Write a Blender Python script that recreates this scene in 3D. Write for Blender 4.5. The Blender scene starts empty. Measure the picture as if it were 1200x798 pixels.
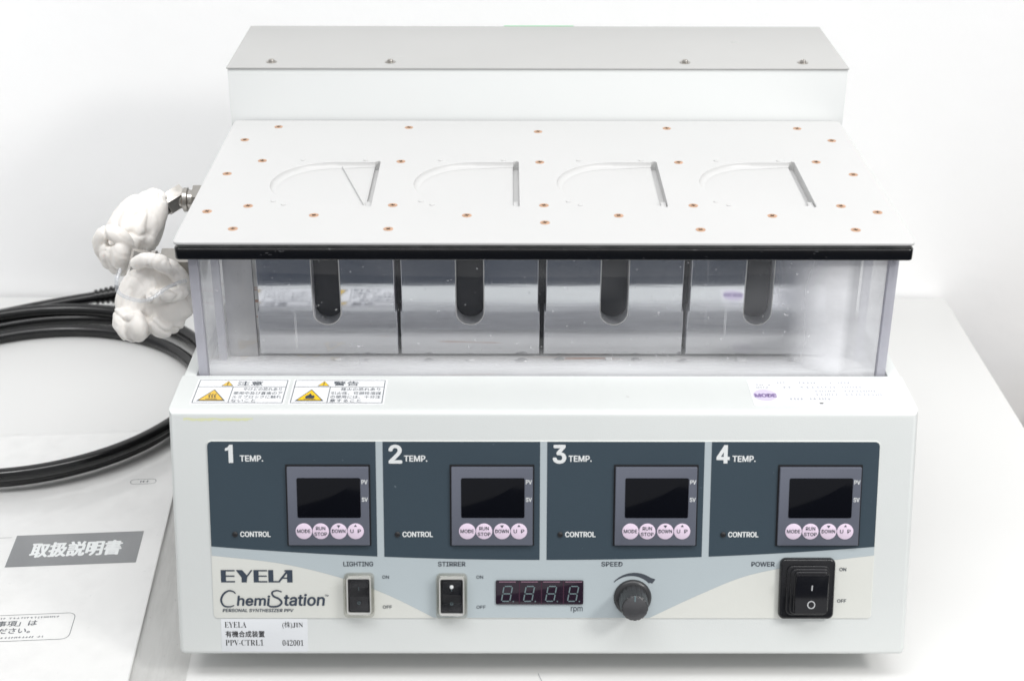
import bpy, bmesh, math, random, os
from mathutils import Vector, Matrix, noise
random.seed(7)
MM = .001
sc = bpy.context.scene
COL = sc.collection

# ------------------------------------------------------------------ camera
cam = bpy.data.cameras.new('camera'); camo = bpy.data.objects.new('camera', cam); COL.objects.link(camo)
p_, yw, rl = .458, .0037, .0027
Fv = Vector((math.sin(yw)*math.cos(p_), math.cos(yw)*math.cos(p_), -math.sin(p_)))
Rv = Vector((math.cos(yw), -math.sin(yw), 0)); Uv = Rv.cross(Fv)
R2 = Rv*math.cos(rl)+Uv*math.sin(rl); U2 = Uv*math.cos(rl)-Rv*math.sin(rl)
camo.matrix_world = Matrix(((R2.x, U2.x, -Fv.x, -.0197), (R2.y, U2.y, -Fv.y, -.7047), (R2.z, U2.z, -Fv.z, .5421), (0, 0, 0, 1)))
cam.lens = 53.14; cam.sensor_width = 36; cam.clip_start = .02; cam.clip_end = 50
cam.dof.use_dof = True; cam.dof.focus_distance = .90; cam.dof.aperture_fstop = 11
sc.camera = camo

# ------------------------------------------------------------------ world and lamps
w = bpy.data.worlds.new('World'); sc.world = w; w.use_nodes = True
w.node_tree.nodes['Background'].inputs[0].default_value = (.97, .98, 1, 1)
w.node_tree.nodes['Background'].inputs[1].default_value = .57
def area(name, loc, target, sx, sy, power, col=(1, 1, 1), spread=180):
    l = bpy.data.lights.new(name, 'AREA'); l.shape = 'RECTANGLE'; l.size = sx; l.size_y = sy; l.energy = power; l.color = col; l.spread = math.radians(spread)
    o = bpy.data.objects.new(name, l); COL.objects.link(o); o.location = loc
    o.rotation_euler = (Vector(target)-Vector(loc)).to_track_quat('-Z', 'Y').to_euler()
area('key_softbox', (.85, -.55, .90), (.02, 0, .1), .22, .22, 7.0, (1, .985, .96))
area('ceiling_softbox', (0, -.6, 2.2), (0, .15, .1), 2.4, .6, 33)
area('left_wall_fill', (-.9, -.2, 1.0), (-.75, .48, .2), .8, .2, .95, (1, 1, 1), 75)  # added fill lamp, only there to lift the left of the wall
area('right_wall_fill', (.8, -.2, 1.0), (.8, .48, .1), .6, .2, .5, (1, 1, 1), 75)  # its added counterpart, brightening the wall at right
sc.view_settings.view_transform = 'Standard'; sc.view_settings.look = 'None'
sc.view_settings.exposure = 0; sc.view_settings.gamma = 1
sc.render.engine = 'CYCLES'
sc.cycles.max_bounces = 14; sc.cycles.transparent_max_bounces = 24; sc.cycles.glossy_bounces = 8
sc.cycles.use_denoising = True

# ------------------------------------------------------------------ materials
def srgb(r, g, b):
    f = lambda c: (c/255/12.92) if c/255 <= .04045 else ((c/255+.055)/1.055)**2.4
    return (f(r), f(g), f(b))
def nodes(m): return m.node_tree.nodes, m.node_tree.links
def pbr(name, col, rough=.5, metal=0, var=.0, vscale=30, bump=0, bscale=400, stretch=None, rvar=0, coat=0, spec=.5, trans=0, sss=0):
    m = bpy.data.materials.new(name); m.use_nodes = True; N, L = nodes(m); b = N['Principled BSDF']
    b.inputs['Base Color'].default_value = (*col, 1); b.inputs['Roughness'].default_value = rough; b.inputs['Metallic'].default_value = metal
    b.inputs['Coat Weight'].default_value = coat; b.inputs['Specular IOR Level'].default_value = spec
    b.inputs['Transmission Weight'].default_value = trans
    if sss: b.inputs['Subsurface Weight'].default_value = sss; b.inputs['Subsurface Radius'].default_value = (.01, .009, .008); b.inputs['Subsurface Scale'].default_value = .5
    tc = N.new('ShaderNodeTexCoord'); mp = N.new('ShaderNodeMapping'); L.new(tc.outputs['Object'], mp.inputs[0])
    if stretch: mp.inputs['Scale'].default_value = stretch
    if var or rvar:
        n = N.new('ShaderNodeTexNoise'); n.inputs['Scale'].default_value = vscale; n.inputs['Detail'].default_value = 6; n.inputs['Roughness'].default_value = .6
        L.new(mp.outputs[0], n.inputs['Vector'])
        if var:
            r = N.new('ShaderNodeMapRange'); r.inputs['From Min'].default_value = .3; r.inputs['From Max'].default_value = .7
            r.inputs['To Min'].default_value = 1-var; r.inputs['To Max'].default_value = 1+var; L.new(n.outputs['Fac'], r.inputs[0])
            mx = N.new('ShaderNodeVectorMath'); mx.operation = 'SCALE'; mx.inputs[0].default_value = col
            L.new(r.outputs[0], mx.inputs['Scale']); L.new(mx.outputs[0], b.inputs['Base Color'])
        if rvar:
            r = N.new('ShaderNodeMapRange'); r.inputs['From Min'].default_value = .3; r.inputs['From Max'].default_value = .7
            r.inputs['To Min'].default_value = max(.02, rough-rvar); r.inputs['To Max'].default_value = rough+rvar
            L.new(n.outputs['Fac'], r.inputs[0]); L.new(r.outputs[0], b.inputs['Roughness'])
    if bump:
        n = N.new('ShaderNodeTexNoise'); n.inputs['Scale'].default_value = bscale; n.inputs['Detail'].default_value = 4
        L.new(mp.outputs[0], n.inputs['Vector']); bp = N.new('ShaderNodeBump'); bp.inputs['Strength'].default_value = bump; bp.inputs['Distance'].default_value = .001
        L.new(n.outputs['Fac'], bp.inputs['Height']); L.new(bp.outputs[0], b.inputs['Normal'])
    return m

M = {}
def specked(m, scale, thresh, col, stretch=None):
    """tiny chips, dust and stains of their own shape"""
    N, L = nodes(m); b = N['Principled BSDF']; tc = N.new('ShaderNodeTexCoord'); mp = N.new('ShaderNodeMapping'); L.new(tc.outputs['Object'], mp.inputs[0])
    if stretch: mp.inputs['Scale'].default_value = stretch
    n = N.new('ShaderNodeTexNoise'); n.inputs['Scale'].default_value = scale; n.inputs['Detail'].default_value = 3; L.new(mp.outputs[0], n.inputs['Vector'])
    r = N.new('ShaderNodeMapRange'); r.inputs['From Min'].default_value = thresh; r.inputs['From Max'].default_value = thresh+.03; L.new(n.outputs['Fac'], r.inputs[0])
    mx = N.new('ShaderNodeMix'); mx.data_type = 'RGBA'; L.new(r.outputs[0], mx.inputs['Factor'])
    old = b.inputs['Base Color']
    if old.is_linked: L.new(old.links[0].from_socket, mx.inputs['A'])
    else: mx.inputs['A'].default_value = old.default_value
    mx.inputs['B'].default_value = (*col, 1); L.new(mx.outputs['Result'], b.inputs['Base Color'])
M['paint'] = specked(pbr('housing_paint', (.70, .723, .712), .42, var=.025, vscale=8, bump=.08, bscale=1500, rvar=.05), 55, .80, (.5, .5, .48)) or bpy.data.materials['housing_paint']
M['rear_paint'] = pbr('rear_cover_paint', (.72, .735, .73), .5, var=.012, vscale=7, bump=.05, bscale=1500)
M['rear_top'] = specked(pbr('rear_top_paint', (.455, .455, .445), .45, var=.02, vscale=9, bump=.05, bscale=1200), 40, .74, (.5, .5, .49), (1, 3, 1)) or bpy.data.materials['rear_top_paint']
M['white_plastic'] = pbr('lid_white_plastic', (.58, .58, .575), .38, var=.014, vscale=9, bump=.03, bscale=700, rvar=.04)
M['copper'] = pbr('copper_screw', (.70, .44, .29), .38, .85, var=.2, vscale=300)
M['dark_hole'] = pbr('dark_recess', (.05, .03, .02), .7)
M['steel'] = pbr('stainless_steel', (.46, .44, .41), .30, 1, var=.12, vscale=90, bump=.1, bscale=300)
M['tray_metal'] = pbr('anodised_frame', (.22, .22, .21), .35, .8, var=.25, vscale=120)
M['rubber'] = pbr('black_gasket', (.006, .006, .007), .16, coat=.3, rvar=.05, vscale=120, bump=.05, bscale=200)
specked(M['rubber'], 260, .70, (.08, .08, .085), (1, 1, 2))
M['mirror'] = pbr('polished_aluminium', (.74, .75, .77), .055, 1, var=.03, vscale=40, bump=.035, bscale=160, stretch=(.05, 1, 6), rvar=.035)
M['alu_edge'] = pbr('milled_aluminium', (.70, .71, .74), .5, .5, var=.08, vscale=200)
M['dull_alu'] = pbr('dull_aluminium', (.60, .60, .60), .38, .75, var=.06, vscale=25, stretch=(6, 1, .6), rvar=.08)
M['black_inner'] = pbr('inner_black', (.016, .017, .020), .5, var=.3, vscale=200)
M['tray_white'] = specked(pbr('white_tray', (.90, .90, .89), .4, var=.04, vscale=40), 26, .63, (.60, .36, .28), (.25, 3, 1)) or bpy.data.materials['white_tray']
M['slate'] = specked(pbr('slate_print', srgb(58, 72, 82), .36, spec=.4, var=.03, vscale=14, bump=.03, bscale=900), 320, .74, srgb(96, 108, 116)) or bpy.data.materials['slate_print']
M['bluegrey'] = pbr('blue_grey_print', srgb(182, 192, 196), .4, bump=.03, bscale=900)
M['beige'] = pbr('beige_overlay', srgb(224, 225, 219), .4, var=.01, vscale=12, bump=.03, bscale=900)
M['print_white'] = pbr('white_print', (.78, .80, .80), .5)
M['print_dark'] = pbr('dark_print', srgb(56, 66, 80), .5)
M['print_grey'] = pbr('grey_print', srgb(70, 76, 84), .5)
M['bezel'] = pbr('controller_bezel', srgb(98, 102, 114), .42, var=.02, vscale=30, bump=.04, bscale=1200)
M['black'] = pbr('matt_black', (.008, .008, .01), .5)
M['screen'] = pbr('controller_screen', (.004, .0045, .007), .10, spec=.22, bump=.01, bscale=60); specked(M['screen'], 420, .73, (.07, .075, .085))
M['lilac'] = pbr('lilac_button', srgb(232, 214, 232), .45)
M['black_rubber'] = pbr('switch_rubber', (.010, .010, .012), .22, var=.3, vscale=70, rvar=.12, bump=.08, bscale=260); specked(M['black_rubber'], 240, .70, (.06, .065, .07))
M['rocker'] = pbr('rocker_black', (.008, .008, .010), .14, rvar=.08, vscale=60, coat=.3); specked(M['rocker'], 90, .74, (.09, .10, .11))
M['smoke'] = pbr('small_rocker', (.012, .012, .014), .22, rvar=.05, vscale=80, coat=.4)
M['display'] = pbr('display_red_black', (.022, .012, .022), .10, coat=.2)
M['display_lines'] = pbr('display_gap', (.055, .020, .038), .2)
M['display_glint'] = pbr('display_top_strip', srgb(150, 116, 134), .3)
M['segment'] = pbr('unlit_segments', srgb(112, 130, 134), .4)
M['rim_white'] = pbr('switch_rim', (.62, .62, .60), .2, coat=.5)
M['mark_grey'] = pbr('switch_mark', (.5, .51, .52), .5)
M['knob'] = pbr('knob_plastic', (.030, .031, .033), .33, var=.15, vscale=80, bump=.08, bscale=500)
M['knob_cap'] = pbr('knob_cap', (.10, .10, .105), .34, .5, var=.1, vscale=200)
M['sticker'] = pbr('white_sticker', (.86, .87, .88), .34)
M['sticker_matt'] = pbr('asset_sticker', (.70, .72, .745), .5)
M['yellow'] = pbr('warning_yellow', srgb(248, 205, 30), .4)
M['yellow_faded'] = pbr('warning_yellow_faded', srgb(232, 192, 78), .45, var=.08, vscale=200)
M['purple'] = pbr('violet_print', srgb(216, 206, 230), .5)
M['purple_text'] = pbr('violet_lettering', srgb(140, 122, 166), .5)
M['faint'] = pbr('faint_print', srgb(178, 180, 190), .5)
M['smudge'] = pbr('yellow_smudge', srgb(222, 225, 186), .5)
M['cable'] = pbr('black_pvc', (.004, .004, .0045), .20, rvar=.06, vscale=50, bump=.05, bscale=120)
M['table'] = specked(pbr('table_laminate', (.68, .68, .67), .42, var=.02, vscale=3, bump=.03, bscale=200, rvar=.05), 22, .765, (.62, .61, .58)) or bpy.data.materials['table_laminate']
M['wall'] = pbr('wall_paint', (.90, .90, .90), .85, var=.02, vscale=2.2, bump=.25, bscale=90)
M['floor'] = pbr('floor_dark', (.010, .024, .050), .6, var=.3, vscale=6)
M['paper'] = pbr('paper', (.76, .76, .75), .55, var=.012, vscale=14)
M['title'] = pbr('title_grey', srgb(120, 122, 124), .38, var=.10, vscale=28, rvar=.1)
M['cloth'] = pbr('white_rubber_wrap', (.83, .80, .76), .5, sss=.25, bump=.45, bscale=85, stretch=(1, 1, .35), var=.02, vscale=40)
M['card'] = pbr('cardboard', (.50, .40, .30), .8, var=.08, vscale=40)
M['green'] = pbr('green_tape', srgb(150, 214, 168), .5)
M['foot'] = pbr('rubber_foot', (.03, .03, .03), .6)
M['chassis'] = pbr('chassis_grey', (.06, .06, .055), .6, var=.05, vscale=20)

def clear(name, tint, haze, hscale, ior=1.49, rough=.02, hcol=(.8, .82, .86), gloss=1.0, stretch=(1, 1, 1), streak=0, grad=None, base=.0, dust=.5, foot=None):
    """thin clear plastic: transparent + fresnel gloss + milky scratches"""
    m = bpy.data.materials.new(name); m.use_nodes = True; N, L = nodes(m); N.remove(N['Principled BSDF']); out = N['Material Output']
    t = N.new('ShaderNodeBsdfTransparent'); t.inputs[0].default_value = (*tint, 1)
    g = N.new('ShaderNodeBsdfGlossy'); g.inputs['Roughness'].default_value = rough; g.inputs['Color'].default_value = (gloss, gloss, gloss, 1)
    fr = N.new('ShaderNodeFresnel'); ge = N.new('ShaderNodeNewGeometry'); mr = N.new('ShaderNodeMapRange'); mr.inputs['To Min'].default_value = ior; mr.inputs['To Max'].default_value = 1/ior; L.new(ge.outputs['Backfacing'], mr.inputs[0]); L.new(mr.outputs[0], fr.inputs[0])
    m1 = N.new('ShaderNodeMixShader'); L.new(fr.outputs[0], m1.inputs[0]); L.new(t.outputs[0], m1.inputs[1]); L.new(g.outputs[0], m1.inputs[2])
    d = N.new('ShaderNodeBsdfDiffuse'); d.inputs[0].default_value = (*hcol, 1)
    tc = N.new('ShaderNodeTexCoord'); mp = N.new('ShaderNodeMapping'); mp.inputs['Scale'].default_value = stretch; L.new(tc.outputs['Object'], mp.inputs[0])
    n = N.new('ShaderNodeTexNoise'); n.inputs['Scale'].default_value = hscale; n.inputs['Detail'].default_value = 8; L.new(mp.outputs[0], n.inputs['Vector'])
    r = N.new('ShaderNodeMapRange'); r.inputs['From Min'].default_value = .45; r.inputs['From Max'].default_value = .8; r.inputs['To Min'].default_value = base; r.inputs['To Max'].default_value = haze; L.new(n.outputs['Fac'], r.inputs[0])
    fac = r.outputs[0]
    v = N.new('ShaderNodeTexNoise'); v.inputs['Scale'].default_value = 420; v.inputs['Detail'].default_value = 1; L.new(tc.outputs['Object'], v.inputs['Vector'])
    r2 = N.new('ShaderNodeMapRange'); r2.inputs['From Min'].default_value = .76; r2.inputs['From Max'].default_value = .80; r2.inputs['To Max'].default_value = dust; L.new(v.outputs['Fac'], r2.inputs[0])
    a = N.new('ShaderNodeMath'); a.operation = 'MAXIMUM'; L.new(fac, a.inputs[0]); L.new(r2.outputs[0], a.inputs[1]); fac = a.outputs[0]
    if streak:
        mp2 = N.new('ShaderNodeMapping'); mp2.inputs['Rotation'].default_value = (0, .7, 0); mp2.inputs['Scale'].default_value = (400, 1, 9); L.new(tc.outputs['Object'], mp2.inputs[0])
        s = N.new('ShaderNodeTexNoise'); s.inputs['Scale'].default_value = 1; s.inputs['Detail'].default_value = 2; L.new(mp2.outputs[0], s.inputs['Vector'])
        r3 = N.new('ShaderNodeMapRange'); r3.inputs['From Min'].default_value = .70; r3.inputs['From Max'].default_value = .76; r3.inputs['To Max'].default_value = streak; L.new(s.outputs['Fac'], r3.inputs[0])
        a = N.new('ShaderNodeMath'); a.operation = 'MAXIMUM'; L.new(fac, a.inputs[0]); L.new(r3.outputs[0], a.inputs[1]); fac = a.outputs[0]
    if grad:   # milky haze increasing towards an end of the pane: (x_start, x_end, amount)
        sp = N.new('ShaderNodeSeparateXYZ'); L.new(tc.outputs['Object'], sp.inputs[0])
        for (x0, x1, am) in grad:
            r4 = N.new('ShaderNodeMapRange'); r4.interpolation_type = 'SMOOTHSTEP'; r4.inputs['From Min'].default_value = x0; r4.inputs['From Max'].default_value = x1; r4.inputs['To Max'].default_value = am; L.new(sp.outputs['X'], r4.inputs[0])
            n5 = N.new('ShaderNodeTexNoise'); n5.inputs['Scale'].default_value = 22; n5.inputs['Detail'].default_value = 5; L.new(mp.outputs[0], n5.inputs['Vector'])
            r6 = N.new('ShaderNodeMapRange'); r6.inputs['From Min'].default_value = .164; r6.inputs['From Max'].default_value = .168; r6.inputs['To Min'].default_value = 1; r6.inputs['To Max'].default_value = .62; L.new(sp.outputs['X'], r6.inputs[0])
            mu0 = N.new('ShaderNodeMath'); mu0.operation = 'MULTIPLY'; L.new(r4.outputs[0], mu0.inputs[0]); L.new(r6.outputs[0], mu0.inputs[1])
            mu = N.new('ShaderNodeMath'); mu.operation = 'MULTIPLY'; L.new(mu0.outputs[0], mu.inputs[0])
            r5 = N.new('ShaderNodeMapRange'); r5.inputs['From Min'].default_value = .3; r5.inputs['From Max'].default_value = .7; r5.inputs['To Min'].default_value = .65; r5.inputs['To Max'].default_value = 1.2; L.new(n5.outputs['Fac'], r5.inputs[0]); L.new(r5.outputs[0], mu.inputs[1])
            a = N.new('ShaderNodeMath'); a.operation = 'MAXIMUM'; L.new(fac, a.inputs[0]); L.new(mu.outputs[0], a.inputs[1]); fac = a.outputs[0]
    if foot:
        sp2 = N.new('ShaderNodeSeparateXYZ'); L.new(tc.outputs['Object'], sp2.inputs[0])
        r7 = N.new('ShaderNodeMapRange'); r7.interpolation_type = 'SMOOTHSTEP'; r7.inputs['From Min'].default_value = foot[0]; r7.inputs['From Max'].default_value = foot[1]; r7.inputs['To Min'].default_value = foot[2]; r7.inputs['To Max'].default_value = 0; L.new(sp2.outputs['Z'], r7.inputs[0])
        n6 = N.new('ShaderNodeTexNoise'); n6.inputs['Scale'].default_value = 1; n6.inputs['Detail'].default_value = 5; mp3 = N.new('ShaderNodeMapping'); mp3.inputs['Scale'].default_value = (14, 1, 160); L.new(tc.outputs['Object'], mp3.inputs[0]); L.new(mp3.outputs[0], n6.inputs['Vector'])
        r8 = N.new('ShaderNodeMapRange'); r8.inputs['From Min'].default_value = .3; r8.inputs['From Max'].default_value = .65; r8.inputs['To Min'].default_value = .45; r8.inputs['To Max'].default_value = 1.1; L.new(n6.outputs['Fac'], r8.inputs[0])
        mu2 = N.new('ShaderNodeMath'); mu2.operation = 'MULTIPLY'; L.new(r7.outputs[0], mu2.inputs[0]); L.new(r8.outputs[0], mu2.inputs[1])
        a = N.new('ShaderNodeMath'); a.operation = 'MAXIMUM'; L.new(fac, a.inputs[0]); L.new(mu2.outputs[0], a.inputs[1]); fac = a.outputs[0]
    m2 = N.new('ShaderNodeMixShader'); L.new(fac, m2.inputs[0]); L.new(m1.outputs[0], m2.inputs[1]); L.new(d.outputs[0], m2.inputs[2]); L.new(m2.outputs[0], out.inputs[0])
    return m
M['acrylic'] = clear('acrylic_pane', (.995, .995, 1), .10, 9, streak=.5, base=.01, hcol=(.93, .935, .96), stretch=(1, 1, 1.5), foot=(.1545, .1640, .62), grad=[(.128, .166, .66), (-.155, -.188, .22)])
M['acrylic_side'] = clear('acrylic_side', (.97, .975, .98), .2, 14, base=.05, hcol=(.86, .87, .90))
M['acrylic_edge'] = clear('acrylic_cut_edge', (.78, .78, .82), .6, 30, base=.45, hcol=(.70, .70, .76), rough=.25)
M['clear_boot'] = clear('clear_switch_boot', (.92, .92, .90), .30, 60, base=.06, rough=.08, hcol=(.62, .62, .60))
M['clear_thin'] = clear('clear_switch_cover', (.97, .97, .97), .02, 60, base=0, rough=.04, dust=.2, ior=1.22)
M['bag'] = clear('clear_plastic_bag', (.985, .985, .985), .14, 30, base=.0, rough=.14, ior=1.45, hcol=(.75, .75, .74), dust=.12)
M['bag_edge'] = clear('bag_layers_with_shade', (.86, .86, .855), .40, 26, base=.05, rough=.14, ior=1.45, hcol=(.60, .60, .58), stretch=(5, .5, 1))  # double film; the grey tint also holds the manual edge's shadow
M['tube_clear'] = clear('clear_tube', (.9, .91, .92), .3, 50, base=.15, rough=.05)

# ------------------------------------------------------------------ helpers
WM = {}
def link(name, data, parent=None, mat=None, mw=None):
    o = bpy.data.objects.new(name, data); COL.objects.link(o)
    if mat is not None and data is not None and not data.materials: data.materials.append(mat)
    mw = mw or Matrix(); WM[o] = mw
    if parent: o.parent = parent; o.matrix_basis = WM[parent].inverted() @ mw
    else: o.matrix_basis = mw
    return o
def thing(name, label, cat, loc=(0, 0, 0), group=None):
    o = link(name, None, None, None, Matrix.Translation(loc)); o['label'] = label; o['category'] = cat
    if group: o['group'] = group
    return o
def copy_tree(o, mw, parent):
    c = o.copy(); COL.objects.link(c); c.parent = parent; WM[c] = mw; c.matrix_basis = WM[parent].inverted() @ mw
    for ch in list(o.children):
        if ch is c: continue
        copy_tree(ch, mw @ WM[o].inverted() @ WM[ch], c)
    return c
def T(x, y, z=0): return Matrix.Translation((x, y, z))
def bm_mesh(bm, name, smooth=True, angle=35):
    bmesh.ops.recalc_face_normals(bm, faces=bm.faces[:])
    me = bpy.data.meshes.new(name); bm.to_mesh(me); bm.free()
    if smooth:
        for p in me.polygons: p.use_smooth = True
        me.set_sharp_from_angle(angle=math.radians(angle))
    return me
def rrect(x0, y0, x1, y1, r=0, n=6):
    if r <= 0: return [(x0, y0), (x1, y0), (x1, y1), (x0, y1)]
    pts = []
    for cx, cy, a in ((x1-r, y0+r, -90), (x1-r, y1-r, 0), (x0+r, y1-r, 90), (x0+r, y0+r, 180)):
        for k in range(n+1):
            t = math.radians(a+90*k/n); pts.append((cx+r*math.cos(t), cy+r*math.sin(t)))
    return pts
def circ(cx, cy, r, n=32): return [(cx+r*math.cos(2*math.pi*k/n), cy+r*math.sin(2*math.pi*k/n)) for k in range(n)]
def slab_bm(pts, z0, z1, bev=0, seg=2, s=MM, bm=None):
    bm = bm or bmesh.new(); pts = [(x*s, y*s) for x, y in pts]; z0 *= s; z1 *= s
    n = len(pts); rings = [[bm.verts.new((x, y, z0)) for x, y in pts]]
    levels = []
    if bev: 
        for k in range(seg+1):
            a = math.pi/2*k/seg; levels.append((bev*s*(1-math.cos(a)), z1-bev*s+bev*s*math.sin(a)))
    else: levels = [(0, z1)]
    nr = []
    for i in range(n):
        a, b, c = Vector(pts[i-1]), Vector(pts[i]), Vector(pts[(i+1) % n])
        d1 = (b-a).normalized(); d2 = (c-b).normalized(); n1 = Vector((d1.y, -d1.x)); n2 = Vector((d2.y, -d2.x))
        m = (n1+n2); m = m.normalized() if m.length > 1e-6 else n1; nr.append(m/max(.4, m.dot(n1)))
    area2 = sum(pts[i-1][0]*pts[i][1]-pts[i][0]*pts[i-1][1] for i in range(n)); sg = 1 if area2 > 0 else -1
    for off, z in levels:
        rings.append([bm.verts.new((pts[i][0]-sg*nr[i].x*off, pts[i][1]-sg*nr[i].y*off, z)) for i in range(n)])
    for r0, r1 in zip(rings, rings[1:]):
        for i in range(n): bm.faces.new((r0[i-1], r0[i], r1[i], r1[i-1]))
    bm.faces.new(rings[-1]); bm.faces.new(rings[0][::-1]); return bm
def slab(name, pts, z0, z1, mat, parent, mw, bev=0, seg=2):
    return link(name, bm_mesh(slab_bm(pts, z0, z1, bev, seg), name), parent, mat, mw)
def box_bm(x0, x1, y0, y1, z0, z1, bev=0, seg=2, bm=None, s=MM):
    b = bmesh.new(); bmesh.ops.create_cube(b, size=1)
    for v in b.verts: v.co = Vector(((x0+x1)/2+v.co.x*(x1-x0), (y0+y1)/2+v.co.y*(y1-y0), (z0+z1)/2+v.co.z*(z1-z0)))*s
    if bev: bmesh.ops.bevel(b, geom=b.edges[:], offset=bev*s, segments=seg, profile=.5, affect='EDGES')
    if bm is None: return b
    me = bpy.data.meshes.new('t'); b.to_mesh(me); b.free(); bm.from_mesh(me); bpy.data.meshes.remove(me); return bm
def box(name, x0, x1, y0, y1, z0, z1, mat, parent=None, mw=None, bev=0, seg=2):
    return link(name, bm_mesh(box_bm(x0, x1, y0, y1, z0, z1, bev, seg), name), parent, mat, mw)
def holes(name, outlines, z0, z1, mat, parent, mw, bev=0):
    """flat plate with holes through a filled 2D curve (outlines[0] is the outside)"""
    cu = bpy.data.curves.new(name, 'CURVE'); cu.dimensions = '2D'; cu.fill_mode = 'BOTH'
    h = (z1-z0)/2; cu.extrude = (h-bev)*MM; cu.bevel_depth = bev*MM; cu.bevel_resolution = 2; cu.offset = -bev*MM
    for pts in outlines:
        sp = cu.splines.new('POLY'); sp.points.add(len(pts)-1); sp.use_cyclic_u = True
        for q, (x, y) in zip(sp.points, pts): q.co = (x*MM, y*MM, 0, 1)
    t = bpy.data.objects.new('t', cu); me = bpy.data.meshes.new_from_object(t); bpy.data.objects.remove(t); bpy.data.curves.remove(cu)
    me.transform(Matrix.Translation((0, 0, (z0+z1)/2*MM))); me.materials.clear()
    for p in me.polygons: p.use_smooth = True
    me.set_sharp_from_angle(angle=math.radians(35))
    return link(name, me, parent, mat, mw)
def lathe_bm(prof, n=40, s=MM, bm=None, flute=None):
    bm = bm or bmesh.new(); rings = []
    for r, z in prof:
        rings.append([bm.verts.new((r*s*math.cos(2*math.pi*k/n)*(1 if not flute else flute(k, r)), r*s*math.sin(2*math.pi*k/n)*(1 if not flute else flute(k, r)), z*s)) for k in range(n)])
    for a, b in zip(rings, rings[1:]):
        for k in range(n): bm.faces.new((a[k-1], a[k], b[k], b[k-1]))
    bm.faces.new(rings[-1]); bm.faces.new(rings[0][::-1]); return bm
def catmull(P, sub=8):
    P = [Vector(p) for p in P]; out = []
    for i in range(len(P)-1):
        a = P[max(i-1, 0)]; b = P[i]; c = P[i+1]; d = P[min(i+2, len(P)-1)]
        for k in range(sub):
            t = k/sub; out.append(.5*((2*b)+(c-a)*t+(2*a-5*b+4*c-d)*t*t+(3*b-a-3*c+d)*t**3))
    out.append(P[-1]); return out
def tube_bm(P, r, n=12, bm=None, radii=None, shape=None):
    bm = bm or bmesh.new(); rings = []; N = len(P); up = None
    for i, p in enumerate(P):
        t = (P[min(i+1, N-1)]-P[max(i-1, 0)]).normalized()
        if up is None:
            up = Vector((0, 0, 1)) if abs(t.z) < .9 else Vector((0, 1, 0))
        u = (up-t*up.dot(t)).normalized(); up = u; v = t.cross(u); rr = radii[i] if radii else r
        rings.append([bm.verts.new(p+(u*math.cos(2*math.pi*k/n)+v*math.sin(2*math.pi*k/n))*rr*(shape(i/(N-1), k/n) if shape else 1)) for k in range(n)])
    for a, b in zip(rings, rings[1:]):
        for k in range(n): bm.faces.new((a[k-1], a[k], b[k], b[k-1]))
    bm.faces.new(rings[-1]); bm.faces.new(rings[0][::-1]); return bm
def tube(name, P, r, mat, parent=None, mw=None, n=12, radii=None, shape=None, s=1):
    return link(name, bm_mesh(tube_bm([Vector(p)*s for p in P], r*s, n, None, [q*s for q in radii] if radii else None, shape), name), parent, mat, mw)

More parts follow.
